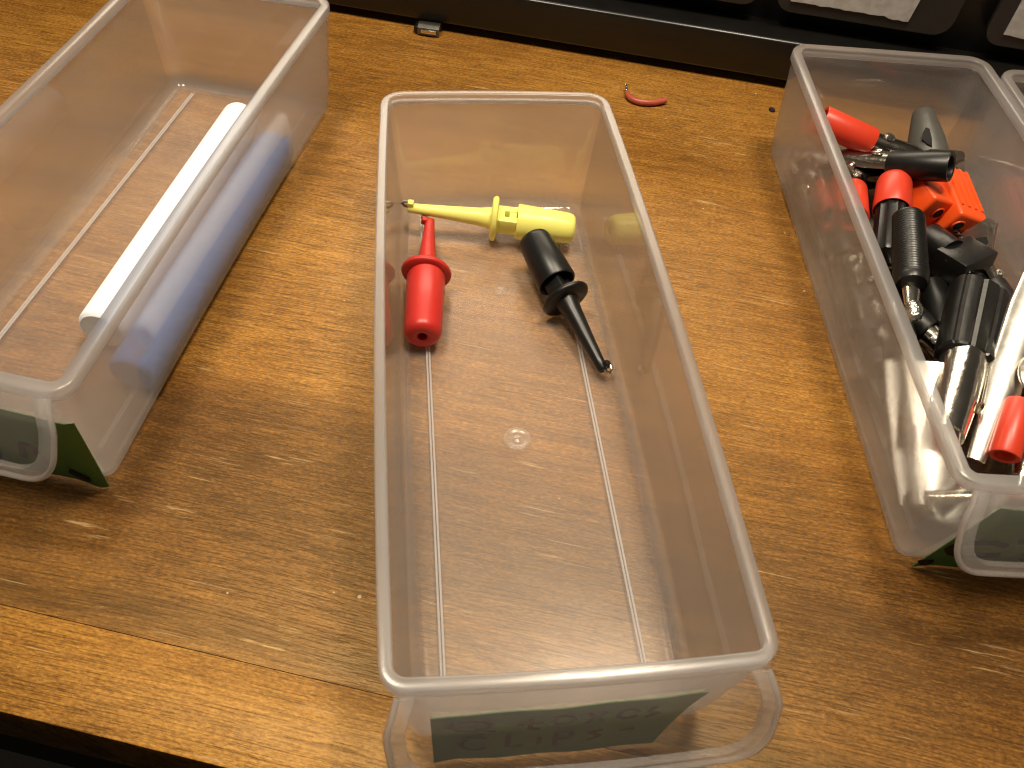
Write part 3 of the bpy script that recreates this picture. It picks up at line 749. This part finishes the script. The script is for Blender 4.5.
# black angled plug: round boss on a block
k = thing('angled_plug', 'matt black block plug with a round boss below the orange plugs', 'plug', ax((0.0050, 0.0060, 0.0150), (0.0170, 0.0130, 0.0150), roll=-8), 'plugs heaped in the right drawer')
mb = MB(); mb.box((0.0066, 0, 0), (0.0135, 0.0100, 0.0082), bev=0.0006); b = mb.build('block', 'ribbed', k)
mb = MB(); mb.lathe([(0, 0.0003), (0, 0.0046), (0.0088, 0.0047), (0.0096, 0.0041), (0.0096, 0.0003)], 28, mat=Matrix.Translation((0.0052, 0.0035, 0.0010)) @ Matrix.Rotation(R(82), 4, 'Z')); mb.build('boss', 'ribbed', k)
mb = MB(); mb.lathe([(-0.0006, 0.0002), (-0.0006, 0.0009), (0.0002, 0.0009), (0.0002, 0.0002)], 14, mat=Matrix.Translation((0.0030, -0.0050, 0.0006)) @ Matrix.Rotation(-PI / 2, 4, 'Z')); mb.build('terminal', 'chrome', b)

# upright metal jaw plate by the right wall
k = thing('clip_jaw', 'thin upright metal plate with a notch against the right wall', 'clip', ax((0.0185, 0.0240, 0.0165), (0.0195, 0.0020, 0.0150), roll=-38), None)
mb = MB(); mb.prism([(0, 0.0040), (0.0030, 0.0055), (0.0075, 0.0030), (0.0130, 0.0005), (0.0185, -0.0020), (0.0190, -0.0080), (0.0060, -0.0080), (0.0005, -0.0040)], -0.0004, 0.0004, axis=1); b = mb.build('plate', 'steel', k, 30)
mb = MB(); mb.prism([(0.0045, -0.0010), (0.0060, 0.0016), (0.0080, 0.0014), (0.0088, -0.0006), (0.0070, -0.0024)], -0.00055, 0.00055, axis=1); mb.build('notch', 'hole', b, 0)
mb = MB(); mb.box((0.0095, 0.0012, 0.0022), (0.0185, 0.0016, 0.0006), mat=Matrix.Rotation(R(14), 4, 'Y'), bev=0.0002); mb.build('folded_edge', 'chrome', k)

# big clip: ribbed black handle and a chrome barrel
k = thing('ribbed_clip', 'large clip with ribbed black handle and shiny metal barrel, in front', 'clip', ax((0.0098, -0.0050, 0.0190), (-0.0168, -0.0560, 0.0205), roll=-8), None)
sec = []
def handle_ring(x, hw, h):
    pts = []
    n = 26
    for i in range(n + 1):
        a = PI * i / n
        y, z = hw * math.cos(a), h * (abs(math.sin(a)) ** 0.55)
        g = 1 - (0.07 if (0.15 < i / n < 0.85 and i % 5 == 0) else 0)
        pts.append(Vector((x, y, z * g - 0.0030)))
    pts += [Vector((x, -hw * 0.9, -0.0050)), Vector((x, hw * 0.9, -0.0050))]
    return pts
mb = MB(); mb.ring_loft([handle_ring(0.0002, 0.0070, 0.0058), handle_ring(0.0010, 0.0076, 0.0064), handle_ring(0.0150, 0.0074, 0.0066), handle_ring(0.0290, 0.0068, 0.0066), handle_ring(0.0296, 0.0063, 0.0062)]); mb.build('handle', 'ribbed', k, 22)
mb = MB(); mb.shell([(0.0275, -0.0025, 0.0056, 0.0058), (0.0310, -0.0025, 0.0056, 0.0058), (0.0480, -0.0025, 0.0046, 0.0050), (0.0560, -0.0025, 0.0038, 0.0040)], 0.0006, n=17); mb.build('barrel', 'chrome', k)
mb = MB(); mb.lathe([(0, 0.0002), (0, 0.0016), (0.0006, 0.0015), (0.0010, 0.0008), (0.0010, 0.0002)], 16, mat=Matrix.Translation((0.0450, 0.0044, 0.0002)) @ Matrix.Rotation(PI / 2, 4, 'Z')); mb.build('rivet', 'chrome', k)

# wide chrome clip beside it
k = thing('chrome_clip', 'wide bright chrome clip with a rough round plate by the right wall', 'clip', ax((0.0140, -0.0150, 0.0292), (-0.0070, -0.0553, 0.0145), roll=6), None)
mb = MB(); mb.shell([(-0.004, -0.001, 0.0038, 0.0011), (0.006, -0.001, 0.0044, 0.0013), (0.024, -0.001, 0.0040, 0.0013), (0.040, -0.001, 0.0027, 0.0010), (0.050, -0.001, 0.0020, 0.0009)], 0.0005, n=17); mb.build('blade', 'bright_plate', k)
mb = MB(); mb.lathe([(0, 0.0003), (0, 0.0068), (0.0004, 0.0072), (0.0010, 0.0072), (0.0013, 0.0068), (0.0013, 0.0003)], 32, mat=Matrix.Translation((0.0240, 0.0088, 0.0010)) @ Matrix.Rotation(-PI / 2, 4, 'Y')); mb.build('round_plate', 'steel', k)
mb = MB(); mb.lathe([(0, 0.0002), (0, 0.0015), (0.0008, 0.0013), (0.0010, 0.0002)], 14, mat=Matrix.Translation((0.0215, 0.0118, 0.0022)) @ Matrix.Rotation(-PI / 2, 4, 'Y')); mb.build('rivet', 'chrome', k)
# long jaw added low on the left wall, tilted to mirror a lamp
k = thing('clip_jaw', 'long shiny jaw added as a reflector low against the left wall near its front corner', 'clip', ax((-0.0120, -0.0330, 0.0185), (-0.0190, -0.0680, 0.0072), roll=12), None)
mb = MB(); mb.shell([(0, 0, 0.0056, 0.0012), (0.012, 0, 0.0062, 0.0014), (0.026, 0, 0.0052, 0.0012), (0.036, 0, 0.0034, 0.0010)], 0.0005, n=15); b = mb.build('plate', 'bright_plate', k)
mb = MB(); mb.lathe([(0, 0.0002), (0, 0.0015), (0.0007, 0.0013), (0.0010, 0.0002)], 14, mat=Matrix.Translation((0.0100, 0.0, 0.0012)) @ Matrix.Rotation(-PI / 2, 4, 'Y')); mb.build('rivet', 'chrome', b)

# soft red sleeve at the front
mb = MB(); tube_sleeve(mb, 0.0145, 0.0034, 0.0031); o = mb.build('red_sleeve', 'vinyl_red'); o.matrix_world = ax((-0.0022, -0.0570, 0.0150), (0.0034, -0.0450, 0.0195))
tag(o, 'loose glossy red sleeve near the front of the full drawer', 'clip cover')

# red and black clips in the far right drawer, mostly out of the frame
g4 = 'clips in the far right drawer'
copy_thing(cA, ax((-0.0150, 0.0420, 0.0180), (0.0000, 0.0250, 0.0160), tf=W4), 'red sleeved clip in the far right drawer, seen blurred through the walls', g4)
copy_thing(cA, ax((-0.0205, 0.0300, 0.0120), (-0.0190, 0.0120, 0.0100), tf=W4), 'lower red sleeved clip lying along the far right drawer\'s left wall', g4)
